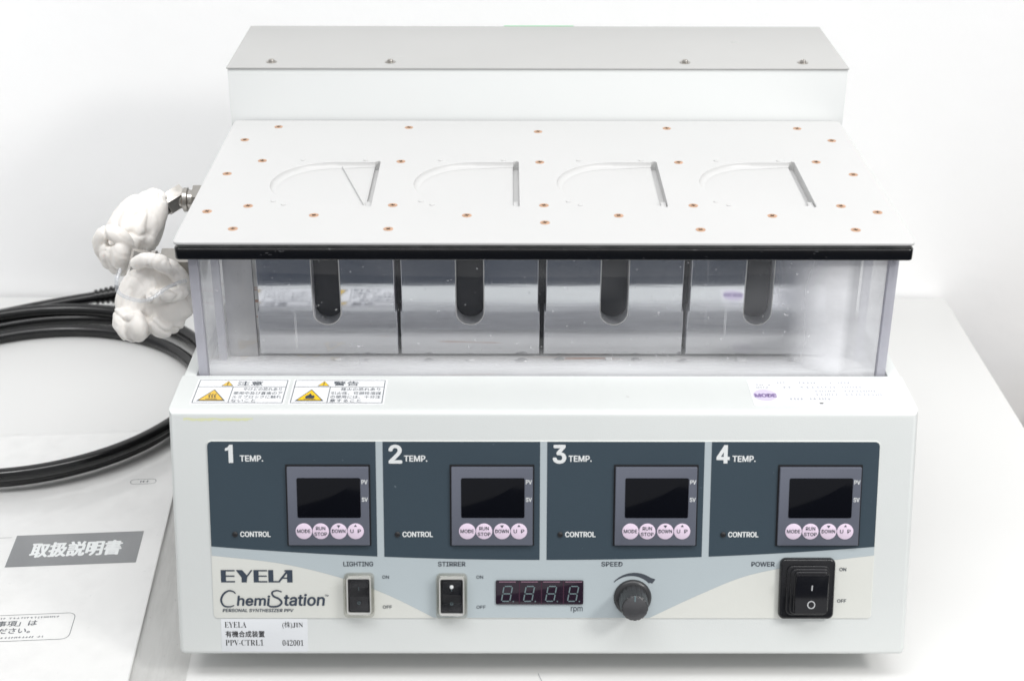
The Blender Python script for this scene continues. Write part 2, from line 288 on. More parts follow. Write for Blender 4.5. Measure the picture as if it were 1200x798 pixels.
# -- lettering
try: INTER = bpy.data.fonts.load(os.path.join(bpy.utils.resource_path('LOCAL'), 'datafiles', 'fonts', 'Inter.woff2'))
except Exception: INTER = None
def serif(s):
    return ''.join(chr(0x1D400+ord(c)-65) if 'A' <= c <= 'Z' else chr(0x1D7CE+ord(c)-48) if '0' <= c <= '9' else c for c in s)
class Print:
    """flat print gathered into one mesh (mm, in the frame of the surface)"""
    def __init__(self, z=.12): self.bm = bmesh.new(); self.z = z
    def text(self, s, x0, y0, x1=None, y1=None, h=None, bold=0, shear=0, font='inter', ref=None, align='L', off=0):
        cu = bpy.data.curves.new('t', 'FONT'); cu.body = s; cu.size = 1; cu.resolution_u = 3; cu.offset = off
        if font == 'inter' and INTER: cu.font = INTER
        t = bpy.data.objects.new('t', cu); me = bpy.data.meshes.new_from_object(t); bpy.data.objects.remove(t); bpy.data.curves.remove(cu)
        if not me.vertices: return
        xs = [v.co.x for v in me.vertices]; ys = [v.co.y for v in me.vertices]; a, b, c, d = min(xs), max(xs), min(ys), max(ys)
        if h is not None: sy = h/(d-c)
        else: sy = (y1-y0)/(d-c)
        sx = (x1-x0)/(b-a) if x1 is not None else sy
        w_ = (b-a)*sx; ox = x0 if x1 is not None or align == 'L' else (x0-w_/2 if align == 'C' else x0-w_)
        offs = [(0, 0)] if not bold else [(0, 0)]+[(bold*math.cos(k*math.pi/4), bold*.8*math.sin(k*math.pi/4)) for k in range(8)]
        for i, (dx, dy) in enumerate(offs):
            m2 = me.copy()
            for v in m2.vertices:
                x = (v.co.x-a)*sx; y = (v.co.y-c)*sy; v.co = ((ox+x+shear*y+dx)*MM, (y0+y+dy)*MM, (self.z+.003*i)*MM)
            self.bm.from_mesh(m2); bpy.data.meshes.remove(m2)
        bpy.data.meshes.remove(me)
    def poly(self, pts, dz=0):
        vs = [self.bm.verts.new((x*MM, y*MM, (self.z+dz)*MM)) for x, y in pts]; self.bm.faces.new(vs)
    def line(self, pts, w, closed=False, dz=0):
        n = len(pts); ws = w if isinstance(w, (list, tuple)) else [w]*n
        P = [Vector(p) for p in pts]; L_ = []; R_ = []
        for i in range(n):
            if closed: a, c = P[i-1], P[(i+1) % n]; b = P[i]
            else: a, c = P[max(i-1, 0)], P[min(i+1, n-1)]; b = P[i]
            d1 = (b-a); d2 = (c-b)
            d1 = d1.normalized() if d1.length else d2.normalized(); d2 = d2.normalized() if d2.length else d1
            n1 = Vector((-d1.y, d1.x)); n2 = Vector((-d2.y, d2.x)); m = (n1+n2).normalized(); m = m/max(.5, m.dot(n1))
            L_.append(b+m*ws[i]/2); R_.append(b-m*ws[i]/2)
        V1 = [self.bm.verts.new((p.x*MM, p.y*MM, (self.z+dz)*MM)) for p in L_]; V2 = [self.bm.verts.new((p.x*MM, p.y*MM, (self.z+dz)*MM)) for p in R_]
        for i in range(n if closed else n-1):
            j = (i+1) % n; self.bm.faces.new((V1[i], V2[i], V2[j], V1[j]))
    def dashes(self, x0, x1, y, h, seed):
        """fine print too small to read: broken marks"""
        r = random.Random(seed); x = x0
        while x < x1:
            w_ = r.uniform(.35, 1.1)*h
            if r.random() < .86:
                self.line([(x, y+h*r.uniform(.2, .8)), (x+w_*.8, y+h*r.uniform(.2, .8))], h*.20)
                self.line([(x+w_*.4, y+h*.05), (x+w_*.45, y+h*.95)], h*.18, dz=.002)
            x += w_*1.15
    def out(self, name, mat, parent, mw):
        me = bm_mesh_flat(self.bm, name); return link(name, me, parent, mat, mw)
def bm_mesh_flat(bm, name):
    me = bpy.data.meshes.new(name); bm.to_mesh(me); bm.free(); return me

# ------------------------------------------------------------------ the setting
def struct(o): o['kind'] = 'structure'; return o
struct(box('floor', -5000, 5000, -6000, 560, -760, -720, M['floor']))
wall = struct(box('wall', -4000, 4000, 482, 560, -719, 2600, M['wall']))
tb = thing('table', 'white laminate table the laboratory apparatus stands on', 'table', (-.45, .18, -.72))
box('tabletop', -1500, 357, -125, 479, -28, 0, M['table'], tb, bev=1.5)
for x, y in ((-1440, -80), (310, -80), (-1440, 430), (310, 430)):
    box('leg', x-20, x+20, y-20, y+20, -719, -28.5, M['steel'], tb)
for P in ([(-2, -27, .2), (0, -34, .2), (2.5, -42, .2), (3, -47, .2)], [(44, -34, .2), (49, -36, .2)]):
    link('hairline_scratch', bm_mesh(tube_bm(catmull([Vector(p)*MM for p in P], 5), .00022, 5), 'hairline_scratch'), tb, M['mark_grey'])
cb = thing('cardboard_box', 'tan cardboard box on the floor beyond the right edge of the table', 'box', (.60, .38, -.72))
box('carton', 470, 760, 290, 470, -719.5, -60, M['card'], cb, bev=2)
box('packing_tape', 590, 640, 289.2, 470.8, -60.2, -59.4, M['sticker_matt'], cb)

# ------------------------------------------------------------------ the apparatus
TOP = 152.66; LT = 234.4
dev = thing('parallel_synthesizer', 'grey and white laboratory apparatus with four temperature controllers and a clear acrylic chamber', 'laboratory apparatus', (0, .15, 0))
dv = Vector((0, -.0342, -.1347)).normalized(); eup = -dv; eout = Vector((1, 0, 0)).cross(eup)
PF = Matrix(((1, eup.x, eout.x, 0), (0, eup.y, eout.y, 0), (0, eup.z, eout.z, TOP*MM), (0, 0, 0, 1)))     # panel frame: x right, y up the slope, z out
LF = T(0, 0, TOP*MM); DF = T(0, 0, LT*MM)

# control housing: slanted front, flat ledge
bm = bmesh.new(); prof = [(0, TOP), (40.6, TOP), (40.6, 18), (-34.2, 18)]
A = [bm.verts.new((-.2, y*MM, z*MM)) for y, z in prof]; B = [bm.verts.new((.2, y*MM, z*MM)) for y, z in prof]
for i in range(4): bm.faces.new((A[i-1], A[i], B[i], B[i-1]))
bm.faces.new(A); bm.faces.new(B[::-1])
bm.edges.ensure_lookup_table()
bmesh.ops.bevel(bm, geom=[e for e in bm.edges if all(v.co.y < .02 for v in e.verts) or (all(v.co.z < .02 for v in e.verts) and abs(e.verts[0].co.x-e.verts[1].co.x) < 1e-4)], offset=.0032, segments=5, profile=.5, affect='EDGES', clamp_overlap=True)
link('control_housing', bm_mesh(bm, 'control_housing'), dev, M['paint'])
box('chassis', -199, 199, 41, 243, 20, 140.5, M['chassis'], dev)
for s in (-1, 1):
    box('side_rail', *sorted((s*199.4, s*192.5)), 41.2, 243, 140.9, TOP-.3, M['paint'], dev, bev=.6)
bt = box('base_tray', -191.8, 191.8, 41.6, 243, 140.9, 142.4, M['tray_white'], dev)
box('unseen_shade_block', -172, 187, 4, 240, 1.2, 17.8, M['chassis'], dev, bev=.8)  # unseen dark block added to hold light back under the front lip
for x, y in ((-180, 20), (190, 20), (-180, 300), (180, 300)):
    link('foot', bm_mesh(lathe_bm([(9, 0), (11, 1.5), (12, 19.5)], 24), 'foot'), dev, M['foot'], T(x*MM, y*MM, .0003))

# overlay panel
pn = slab('control_panel', rrect(-180, -116.8, 180, -16.2, 2.2), .0, .5, M['beige'], dev, PF, bev=.2)
def curve_y(ks, x):
    for (a, ya), (b, yb) in zip(ks, ks[1:]):
        if a <= x <= b: return ya+(yb-ya)*(x-a)/(b-a)
low_w = catmull([(-179.8, -80.6, 0), (-142, -85.2, 0), (-109.8, -93.4, 0), (-84.4, -103.3, 0), (-59.5, -116.4, 0)], 8)
low_r = catmull([(58.5, -116.4, 0), (85.8, -102.8, 0), (113.3, -91.4, 0), (150.3, -84.2, 0), (179.8, -80.3, 0)], 8)
w_ = Print(.58); top_edge = [(179.8, -18), (178, -16.4), (-178, -16.4), (-179.8, -18)]
w_.poly(top_edge+[(v.x, v.y) for v in low_w]+[(v.x, v.y) for v in low_r]); w_.out('blue_grey_band', M['bluegrey'], pn, PF)
def dark_bottom(x): return -82.9+7.6*(abs(x)/180)**2
for k in range(4):
    x0 = -180+.25 if k == 0 else -88+88*(k-1)+1.9; x1 = 179.75 if k == 3 else -88+88*k-1.9
    xs = [x0+(x1-x0)*i/12 for i in range(13)]
    pts = [(x, dark_bottom(x)) for x in xs]
    if k == 3: pts += [(x1, -19), (x1-.6, -17.2), (x1-2.4, -16.5)]
    else: pts += [(x1, -16.5)]
    if k == 0: pts += [(x0+2.4, -16.5), (x0+.6, -17.2), (x0, -19)]
    else: pts += [(x0, -16.5)]
    q = Print(.72); q.poly(pts); q.out('slate_section', M['slate'], pn, PF)
    bx = -88+88*(k-1) if k else -180
    l = Print(.86); ox = [-170.4, -82.5, 5.3, 92.4][k]
    if k == 0: l.poly([(ox+1.9, -28.3), (ox+4.3, -28.3), (ox+4.3, -18.2), (ox+2.6, -18.2), (ox+1.6, -19.6), (ox+.1, -20.2), (ox+.1, -21.6), (ox+1.9, -21.3)])
    elif k == 3:
        l.line([(ox+5.0, -28.4), (ox+5.0, -18.2)], 2.1); l.line([(ox+.1, -25.6), (ox+7.2, -25.6)], 1.8, dz=.004); l.line([(ox+.9, -25.4), (ox+4.8, -19.0)], 1.9, dz=.008)
    else: l.text(str(k+1), ox, -28.2, ox+6.3, -18.5, bold=.52)
    l.out('channel_number', M['print_white'], pn, PF); l = Print(.86)
    tx = [-162.4, -74.6, 13.4, 101.2][k]; l.text('TEMP.', tx, -27.4, tx+12.2, -24.2, bold=.15)
    l.out('temp_lettering', M['print_white'], pn, PF); l = Print(.86)
    cx = [-163.7, -76, 12, 100.2][k]; l.text('CONTROL', cx, -69.8, cx+16.2, -66.9, bold=.15)
    l.out('control_lettering', M['print_white'], pn, PF)
    lx = [-166.6, -78.8, 9.2, 97.4][k]
    link('indicator_lamp', bm_mesh(lathe_bm([(1.5, 0), (1.5, .5), (1.1, .9), (.5, 1.1)], 16), 'indicator_lamp'), pn, M['black'], PF @ T(lx*MM, -.0684, .0007))

# temperature controllers
def controller():
    F0 = PF @ T(0, 0, .0007)
    c = slab('temperature_controller', rrect(.9, -45.0, 44.6, -1.1, .5), 0, 1.9, M['bezel'], dev, F0, bev=.35)
    slab('gasket_frame', rrect(0, -45.6, 45.4, 0, .3), 0, .35, M['black'], c, F0)
    slab('screen', rrect(6.1, -29.3, 40.2, -7.0, .9), 1.6, 2.15, M['screen'], c, F0, bev=.15)
    for i, x in enumerate((9.3, 18.4, 28.1, 37.2)):
        slab('button', circ(x, -36.9, 4.45, 28), 1.6, 2.2, M['lilac'], c, F0, bev=.2)
    q = Print(2.32)
    q.text('MODE', 5.7, -37.7, 12.9, -35.7, bold=.05); q.text('RUN', 15.9, -36.1, 20.9, -34.2, bold=.05); q.text('STOP', 15.0, -39.3, 21.8, -37.4, bold=.05)
    q.text('DOWN', 24.5, -37.7, 31.7, -35.7, bold=.05); q.text('U', 34.4, -37.7, 36.1, -35.7, bold=.05); q.text('P', 38.4, -37.7, 40.1, -35.7, bold=.05)
    q.poly([(27.1, -33.4), (29.1, -33.4), (28.1, -34.9)]); q.poly([(36.4, -34.2), (38.0, -34.2), (37.2, -33.0)])
    q.out('button_lettering', M['purple_text'] if False else M['print_grey'], c, F0)
    q = Print(2.02); q.text('PV', 40.9, -10.4, 44.0, -8.1, bold=.08); q.text('SV', 40.9, -20.2, 44.0, -17.9, bold=.08); q.out('lettering', M['print_white'], c, F0)
    return c
c0 = controller()
for k in range(4):
    mw = PF @ T((-138.4+88.05*k)*MM, -.0291, .0007)
    if k: copy_tree(c0, mw, dev)
ch = list(c0.children); base = WM[c0]; mw0 = PF @ T(-.1384, -.0291, .0007); WM[c0] = mw0; c0.matrix_basis = WM[dev].inverted() @ mw0

# lettering of the lower band
def word(t_, x0, y0, x1, y1, b=.08):
    q = Print(.72); q.text(t_, x0, y0, x1, y1, bold=b); q.out('lettering', M['print_grey'], pn, PF)
word('LIGHTING', -108.4, -86.6, -92.3, -84.0); word('STIRRER', -57.0, -86.6, -42.2, -84.0); word('SPEED', 31.8, -86.6, 43.2, -84.0); word('POWER', 113.4, -86.6, 125.9, -84.0, .1)
for x in (-87.4, -36.2): word('ON', x, -93.7, x+3.6, -91.9, .04); word('OFF', x, -111.0, x+4.9, -109.2, .04)
word('ON', 161.4, -89.2, 165.0, -87.3, .05); word('OFF', 161.0, -107.4, 165.8, -105.5, .05)
word('rpm', 15.4, -113.3, 21.8, -110.0, .05)
q = Print(.72)
arc = [(49.0+r*math.cos(t), -105.2+r*math.sin(t)) for r, t in [(14.0, math.radians(137-92*i/24)) for i in range(25)]]
q.line(arc, [.5+2.6*i/24 for i in range(25)]); q.poly([(59.6, -96.5), (61.3, -94.0), (57.6, -92.8), (56.6, -95.0)], dz=.003)
q.out('speed_arrow', M['print_grey'], pn, PF)
# maker's logo: wide letters with heavy stems and hairline arms
q = Print(.72); y0, y1 = -95.9, -88.8; x = -175.2; h = y1-y0
def R_(a, b, c, d): q.poly([(a, c), (b, c), (b, d), (a, d)])
def bigE(x, w):
    R_(x, x+2.7, y0, y1); R_(x+2.7, x+w, y1-.75, y1); R_(x+2.7, x+w*.97, y0+h*.5-.3, y0+h*.5+.4); R_(x+2.7, x+w, y0, y0+.75)
bigE(x, 7.6)
q.poly([(x+8.2, y1), (x+11.6, y1), (x+14.4, y0+h*.52), (x+13.9, y0), (x+11.2, y0), (x+11.2, y0+h*.40)])
q.poly([(x+16.4, y1), (x+17.3, y1), (x+14.0, y0+h*.36), (x+13.2, y0+h*.40)], dz=.003)
bigE(x+17.8, 7.4)
R_(x+25.8, x+28.5, y0, y1); R_(x+28.5, x+32.0, y0, y0+.75)
q.poly([(x+30.6, y0), (x+31.8, y0), (x+36.9, y1-.7), (x+36.0, y1)], dz=.003); R_(x+36.0, x+38.9, y0, y1); R_(x+33.4, x+36.0, y0+h*.30, y0+h*.30+.7)
q.poly([(x+34.8, y1), (x+36.0, y1), (x+36.0, y1-.8), (x+34.4, y1-.8)], dz=.004)
q.text('hemi', -166.9, -109.3, -149.6, -103.6, bold=.24, shear=.12); q.text('tation', -141.6, -109.3, -119.6, -102.7, bold=.24, shear=.12)
Cc = [(-167.6, -102.4), (-168.8, -101.2), (-171.4, -100.8), (-174.2, -102.7), (-175.6, -106.2), (-174.2, -109.4), (-171.0, -110.0), (-168.6, -109.2)]
cc = catmull([(a, b, 0) for a, b in Cc], 6); q.line([(v.x, v.y) for v in cc], [.5+.55*math.sin(math.pi*i/(len(cc)-1)) for i in range(len(cc))], dz=.03)
Sc = [(-142.4, -101.4), (-145.0, -100.6), (-147.6, -101.6), (-147.0, -103.8), (-144.0, -105.4), (-142.6, -107.6), (-144.6, -109.6), (-148.4, -109.9), (-150.2, -108.6), (-149.8, -106.2)]
cc = catmull([(a, b, 0) for a, b in Sc], 6); q.line([(v.x, v.y) for v in cc], [.6+.5*math.sin(math.pi*i/(len(cc)-1)) for i in range(len(cc))], dz=.04)
q.text('TM', -119.0, -104.0, -117.0, -103.0, bold=.02); q.text('PERSONAL SYNTHESIZER PPV', -175.0, -113.0, -136.6, -111.2, bold=.05, shear=.2)
q.out('maker_logo', M['print_dark'], pn, PF)

# small rocker switches under clear boots
def small_switch(x0, x1, y0, y1, lab, on):
    F0 = PF @ T((x0+x1)/2*MM, (y0+y1)/2*MM, .0006); a, b = (x1-x0)/2, (y1-y0)/2
    s_ = holes('rocker_switch', [rrect(-a, -b, a, b, 2.6), rrect(-a+1.9, -b+1.9, a-1.9, b-1.9, 1.4)], 0, 5.2, M['clear_boot'], dev, F0, bev=.7)
    s_['label'] = lab
    slab('clear_flange', rrect(-a+.5, -b+.5, a-.5, b-.5, 2), .05, .9, M['clear_boot'], s_, F0, bev=.3)
    slab('clear_cover', rrect(-a+2.0, -b+2.0, a-2.0, b-2.0, 1.3), 4.0, 5.0, M['clear_thin'], s_, F0, bev=.5)
    holes('inner_rim', [rrect(-a+1.7, -b+1.7, a-1.7, b-1.7, 1.6), rrect(-a+2.5, -b+2.5, a-2.5, b-2.5, 1.0)], .95, 4.6, M['rim_white'], s_, F0, bev=.3)
    slab('switch_frame', rrect(-a+2.55, -b+2.6, a-2.55, b-2.6, .4), .95, 2.6, M['black'], s_, F0, bev=.3)
    bm = bmesh.new(); a2 = a-3.2; b2 = b-3.6; zz = (2.7, 3.0, 3.9) if on else (3.9, 3.0, 2.7)
    pr = [(-b2, 1.0), (-b2, zz[0]), (0, zz[1]-.5), (b2, zz[2]), (b2, 1.0)]
    A = [bm.verts.new((-a2*MM, y*MM, z*MM)) for y, z in pr]; B = [bm.verts.new((a2*MM, y*MM, z*MM)) for y, z in pr]
    for i in range(5): bm.faces.new((A[i-1], A[i], B[i], B[i-1]))
    bm.faces.new(A); bm.faces.new(B[::-1]); bmesh.ops.bevel(bm, geom=bm.edges[:], offset=.0003, segments=2, affect='EDGES')
    link('rocker', bm_mesh(bm, 'rocker'), s_, M['smoke'], F0)
    q = Print(4.0); q.line(circ(0, -b2*.45, .7, 16), .25, closed=True); q.line([(0, b2*.35), (0, b2*.6)], .3); q.out('rocker_mark', M['segment'], s_, F0)
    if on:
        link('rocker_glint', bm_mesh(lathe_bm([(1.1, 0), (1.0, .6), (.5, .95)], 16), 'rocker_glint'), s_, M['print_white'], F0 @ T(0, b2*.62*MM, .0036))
small_switch(-108.4, -91.6, -114.6, -90.0, 'left rocker switch under a clear boot, marked LIGHTING', False)
small_switch(-58.2, -41.0, -115.2, -90.2, 'right rocker switch under a clear boot with a white dot, marked STIRRER', True)

# seven segment display
F0 = PF @ T(0, 0, .0006)
dsp = slab('speed_display', rrect(-25.7, -108.4, 22.1, -94.6, .8), 0, .8, M['display'], dev, F0, bev=.2)
for k in range(4):
    ox = -21.9+12.02*k; q = Print(.95); W_, H_ = 4.6, 8.6
    def P2(u, v): return (ox-.7+u*W_+.17*(v*H_), -106.4+v*H_)
    for (a, b) in (((.1, 0), (.9, 0)), ((.1, .5), (.9, .5)), ((.1, 1), (.9, 1)), ((0, .05), (0, .45)), ((1, .05), (1, .45)), ((0, .55), (0, .95)), ((1, .55), (1, .95))):
        q.line([P2(*a), P2(*b)], .62)
    q.line(circ(ox+5.8, -106.5, .25, 8), .3, closed=True)
    q.out('digit', M['segment'], dsp, F0)
    if k: box('divider', ox-3.2, ox-2.6, -108.1, -94.9, .75, .86, M['display_lines'], dsp, F0)
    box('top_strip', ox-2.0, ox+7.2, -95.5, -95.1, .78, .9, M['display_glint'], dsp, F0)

# speed knob
F0 = PF @ T(.0490, -.1045, .0006)
kn = link('speed_knob', bm_mesh(lathe_bm([(10.3, 0), (10.3, .8), (9.6, 1.8), (8.0, 2.4)], 48), 'speed_knob'), dev, M['knob'], F0)
fl = lambda k, r: 1-.03*(k % 6 < 2)*(r > 5)
link('grip', bm_mesh(lathe_bm([(8.0, 2.2), (7.3, 15.0), (7.1, 15.7), (6.7, 16.0)], 108, flute=fl), 'grip', angle=25), kn, M['knob'], F0)
link('knob_cap', bm_mesh(lathe_bm([(6.5, 15.7), (6.5, 16.3), (6.2, 16.5)], 40), 'knob_cap'), kn, M['knob_cap'], F0)
box('pointer_line', -.35, .35, 4.0, 6.9, 15.4, 16.62, M['segment'], kn, F0)

# power switch in its rubber boot
F0 = PF @ T(.1437, -.0989, .0006)
ps = slab('power_switch', rrect(-15.0, -17.2, 15.0, 17.4, 3.2, 8), 0, 3.0, M['black_rubber'], dev, F0, bev=1.4, seg=4)
for i, (a, b, z0, z1) in enumerate(((11.6, 14.2, 2.6, 4.6), (10.4, 13.0, 4.2, 6.2), (9.3, 11.9, 5.8, 7.6))):
    slab('boot_rib', rrect(-a, -b, a, b, 3.4-i*.5, 8), z0, z1, M['black_rubber'], ps, F0 @ T(.0006*i, 0, 0), bev=.7, seg=3)
bm = bmesh.new(); a2, b2 = 8.6, 10.9; pr = [(-b2, 7.0), (-b2, 9.6), (-2, 8.3), (b2*.4, 9.4), (b2, 11.0), (b2, 7.0)]
A = [bm.verts.new((-a2*MM, y*MM, z*MM)) for y, z in pr]; B = [bm.verts.new((a2*MM, y*MM, z*MM)) for y, z in pr]
for i in range(6): bm.faces.new((A[i-1], A[i], B[i], B[i-1]))
bm.faces.new(A); bm.faces.new(B[::-1]); bmesh.ops.bevel(bm, geom=[e for e in bm.edges if e.calc_face_angle(0) > .5], offset=.001, segments=3, affect='EDGES')
link('rocker', bm_mesh(bm, 'rocker'), ps, M['rocker'], F0 @ T(.0012, 0, 0))
q = Print(0); q.line([(1.2, 1.9), (1.2, 5.1)], .7)
for v in q.bm.verts: v.co.z = (8.3+(v.co.y/MM+2)*(1.1/6.36))*MM+.0004
q.out('on_mark', M['mark_grey'], ps, F0)
q = Print(0); q.line(circ(1.2, -6.2, 1.9, 28), .55, closed=True)
for v in q.bm.verts: v.co.z = (8.3-(v.co.y/MM+2)*(1.3/8.9))*MM+.0004
q.out('off_mark', M['mark_grey'], ps, F0)

# stickers on the ledge and the front
def warning(x0, x1, faded, head, l1, lines, lab, flame):
    s_ = slab('warning_sticker', rrect(x0, 7.6, x1, 36.2, 1.0), 0.02, .16, M['sticker'], dev, LF); s_['label'] = lab
    q = Print(.26); a, b = x0+1.3, x1-1.3; c, d = 9.0, 34.8; xm = a+(b-a)*.40; ym = 27.2
    q.line([(a, c), (b, c), (b, d), (a, d)], .38, closed=True); q.line([(a, ym), (b, ym)], .35, dz=.01); q.line([(xm, c), (xm, ym)], .35, dz=.02)
    q.text(head, a+21, 28.6, a+35, 33.6, font='cjk', bold=.03)
    q.text(l1, xm+6, 22.8, b-2, 26.2, font='cjk')
    for i, t_ in enumerate(lines): q.text(t_, xm+1.2, 18.2-4.2*i, xm+1.2+(b-xm-2.4)*min(1, len(t_)/8), 21.6-4.2*i, font='cjk')
    tx = a+(xm-a)/2
    q.out('sticker_print', M['print_dark'], s_, LF)
    for (cx, cy, w, h, small) in ((tx, 11.0, 7.8, 13.2, 0), (a+15.8, 28.2, 3.3, 5.6, 1)):
        q = Print(.27); q.poly([(cx-w, cy), (cx+w, cy), (cx, cy+h)]); q.out('triangle_outline', M['print_dark'], s_, LF)
        q = Print(.32); k = .84; q.poly([(cx-w*k, cy+h*.07), (cx+w*k, cy+h*.07), (cx, cy+h*.92)]); q.out('warning_triangle', M['yellow_faded'] if faded else M['yellow'], s_, LF)
        q = Print(.38)
        if small: q.line([(cx, cy+h*.32), (cx, cy+h*.72)], .55); q.line([(cx-.28, cy+h*.16), (cx+.28, cy+h*.16)], .5)
        elif flame:
            q.poly([(cx-2.2, cy+2.6), (cx+2.0, cy+2.6), (cx+2.7, cy+4.6), (cx+1.6, cy+6.6), (cx+1.2, cy+5.6), (cx-.2, cy+8.6), (cx-1.0, cy+6.6), (cx-2.1, cy+5.8), (cx-2.6, cy+4.2)])
            q.line([(cx-3.2, cy+1.9), (cx+3.2, cy+1.9)], .6)
        else:
            for j in (-1, 0, 1):
                q.line([(cx+j*1.5+.35*math.sin(u*1.6), cy+3.2+u*.9) for u in range(6)], .6)
            q.line([(cx-3.2, cy+2.0), (cx+3.2, cy+2.0)], .6)
        q.out('hazard_symbol', M['print_dark'], s_, LF)
warning(-190.2, -139.3, True, '注意', 'やけどの恐れあり', ['使用中及び直後のア', 'ルミブロックに触れ', 'ないこと'], 'left warning sticker with a faded yellow hot surface triangle', False)
warning(-137.4, -85.6, False, '警告', '発火の恐れあり', ['引火性、可燃性溶媒', 'の使用には、十分注', '意すること'], 'right warning sticker with a bright yellow flame triangle', True)
s_ = slab('mode_sticker', rrect(113, 6.8, 189.4, 36.4, .8), .02, .16, M['sticker'], dev, LF); s_['label'] = 'pale sticker at the right end of the ledge reading MODE'
q = Print(.24); q.poly([(120.5+6.4*math.cos(i*math.pi/16), 18.2+6.4*math.sin(i*math.pi/16)) for i in range(32)]); q.out('violet_disc', M['purple'], s_, LF)
q = Print(.34); q.text('MODE', 115.0, 15.8, 126.4, 19.6, bold=.3); q.out('lettering', M['purple_text'], s_, LF)
q = Print(.24)
for (a, b, y, h) in ((117, 124, 29, 2), (117, 124, 26, 2), (129, 134, 31.5, 2.2), (141, 153, 31.3, 2.5), (158, 169, 31.3, 2.5), (130, 138, 26, 2.5), (141, 160, 26, 2.6), (164, 174, 26, 2.4), (148, 160, 21.5, 2.4), (164, 181, 21.5, 2.4), (148, 160, 17.6, 2.4), (164, 184, 17.6, 2.4), (133, 140, 12.4, 2.8), (144, 160, 12.4, 3)): q.dashes(a, b, y, h, int(a*7+y))
q.out('fine_print', M['faint'], s_, LF)
q = Print(.24); q.line([(148.5, 9), (150.5, 9)], 1.3); q.out('black_dot', M['black'], s_, LF)
q = Print(.03)
nz = 40; up_ = [(-192+i*.95, -3.8+.5*noise.noise(Vector((i*.21, 0, 0)))) for i in range(nz)]; dn = [(-192+i*.95, -5.2+1.1*noise.noise(Vector((i*.25, 5, 0)))) for i in range(nz)]
q.poly(up_+dn[::-1]); q.out('yellow_smudge', M['smudge'], dev, PF)
s_ = slab('asset_label', rrect(-176.4, -136.4, -128.9, -117.3, .6), .02, .2, M['sticker_matt'], dev, PF, bev=.05); s_['label'] = 'small white paper label at the bottom left of the front'
q = Print(.3)
q.text(serif('EYELA'), -174.3, -122.3, -162.4, -118.9, font='s', off=-.012); q.text('有機合成装置', -174.0, -127.9, -152.6, -124.2, font='s', bold=.05); q.text(serif('PPV-CTRL1'), -174.2, -132.8, -153.4, -129.3, font='s', off=-.012)
q.text(serif('(')+'株'+serif(')JIN'), -142.7, -122.9, -131.4, -118.8, font='s', off=-.006); q.text(serif('042001'), -142.9, -132.9, -131.4, -129.5, font='s', off=-.012)
q.out('lettering', M['black'], s_, PF)

# lid
def dshape(k, g=0):
    cx = -121.5+83.5*k; cy = 127.3; r = 36.2+g; pts = [(cx+r*math.cos(math.radians(90+180*i/36)), cy+r*math.sin(math.radians(90+180*i/36))) for i in range(37)]
    x1 = cx+25.2+g; e = 1.9; y0, y1 = cy-36.2, cy+36.2
    pts += [(x1-3.2, y0-g), (x1-2.6, y0-1.5-g), (x1-1.6, y0-2.3-g), (x1-.4, y0-1.6-g), (x1, y0-.2), (x1, y1+.2), (x1-.4, y1+1.2+g), (x1-1.6, y1+1.9+g), (x1-2.6, y1+1.2+g), (x1-3.2, y1+g)]
    return pts
lid = holes('lid', [rrect(-197.2, 36.3, 197.2, 243.4, 3, 6)]+[dshape(k) for k in range(4)], -1.5, 0, M['white_plastic'], dev, DF, bev=.35)
holes('lid_core', [rrect(-190, 43, 190, 240, 2)]+[dshape(k) for k in range(4)], -3.4, -1.5, M['white_plastic'], lid, DF)
# floor of the pockets, with a deeper hinge groove along each straight side
groove = lambda k: rrect(-121.5+83.5*k+21.7, 127.3-37.6, -121.5+83.5*k+25.1, 127.3+37.4, 1.6, 5)
holes('pocket_floor', [rrect(-188, 60, 188, 200, 0)]+[groove(k) for k in range(4)], -5.4, -3.42, M['white_plastic'], lid, DF)
box('groove_floor', -186, 186, 62, 198, -6.0, -5.5, M['white_plastic'], lid, DF)
for k in range(4):   # filleted wall of each pocket, straight side left sharp
    cx = -121.5+83.5*k; cy = 127.3; bm = bmesh.new(); rings = []
    for j in range(7):
        a = math.pi/2*j/6; ins = 3.4*(1-math.cos(a)); z = -.4-2.95*math.sin(a)
        row = []
        for (x, y) in dshape(k, -.03):
            wg = min(1, max(0, (cx+20-x)/8)); row.append(bm.verts.new(((x-(x-cx)*ins/36*wg)*MM, (y-(y-cy)*ins/36*wg)*MM, z*MM)))
        rings.append(row)
    for r0, r1 in zip(rings, rings[1:]):
        for i in range(len(r0)): bm.faces.new((r0[i-1], r0[i], r1[i], r1[i-1]))
    link('pocket_wall', bm_mesh(bm, 'pocket_wall', angle=60), lid, M['white_plastic'], DF)
for k in range(4):
    cx = -121.5+83.5*k
    P = [(cx+2, 127.3+36.2, -2.9), (cx+23, 127.3-36.2, -2.9)] if k == 0 else [(cx+22.6, 127.3+36, -4.4), (cx+22.6, 127.3-36, -4.4)]
    if k == 0: tube('hinge_pin', [Vector(a)*MM for a in P], .0005 if k == 0 else .0010, M['white_plastic'], lid, DF, n=10)
    box('hinge_block', cx+21.9, cx+25.0, 127.3-37.4, 127.3-26, -7, -1.6, M['white_plastic'], lid, DF, bev=.5)
    for dx, dy in ((-22, 38.9), (16, 38.9), (-30.5, -30.2), (-24, -35.6)):
        link('stud', bm_mesh(lathe_bm([(1.5, -.1), (1.5, .35), (1.0, .6), (.3, .6)], 14), 'stud'), lid, M['white_plastic'], DF @ T((cx+dx)*MM, (127.3+dy)*MM))
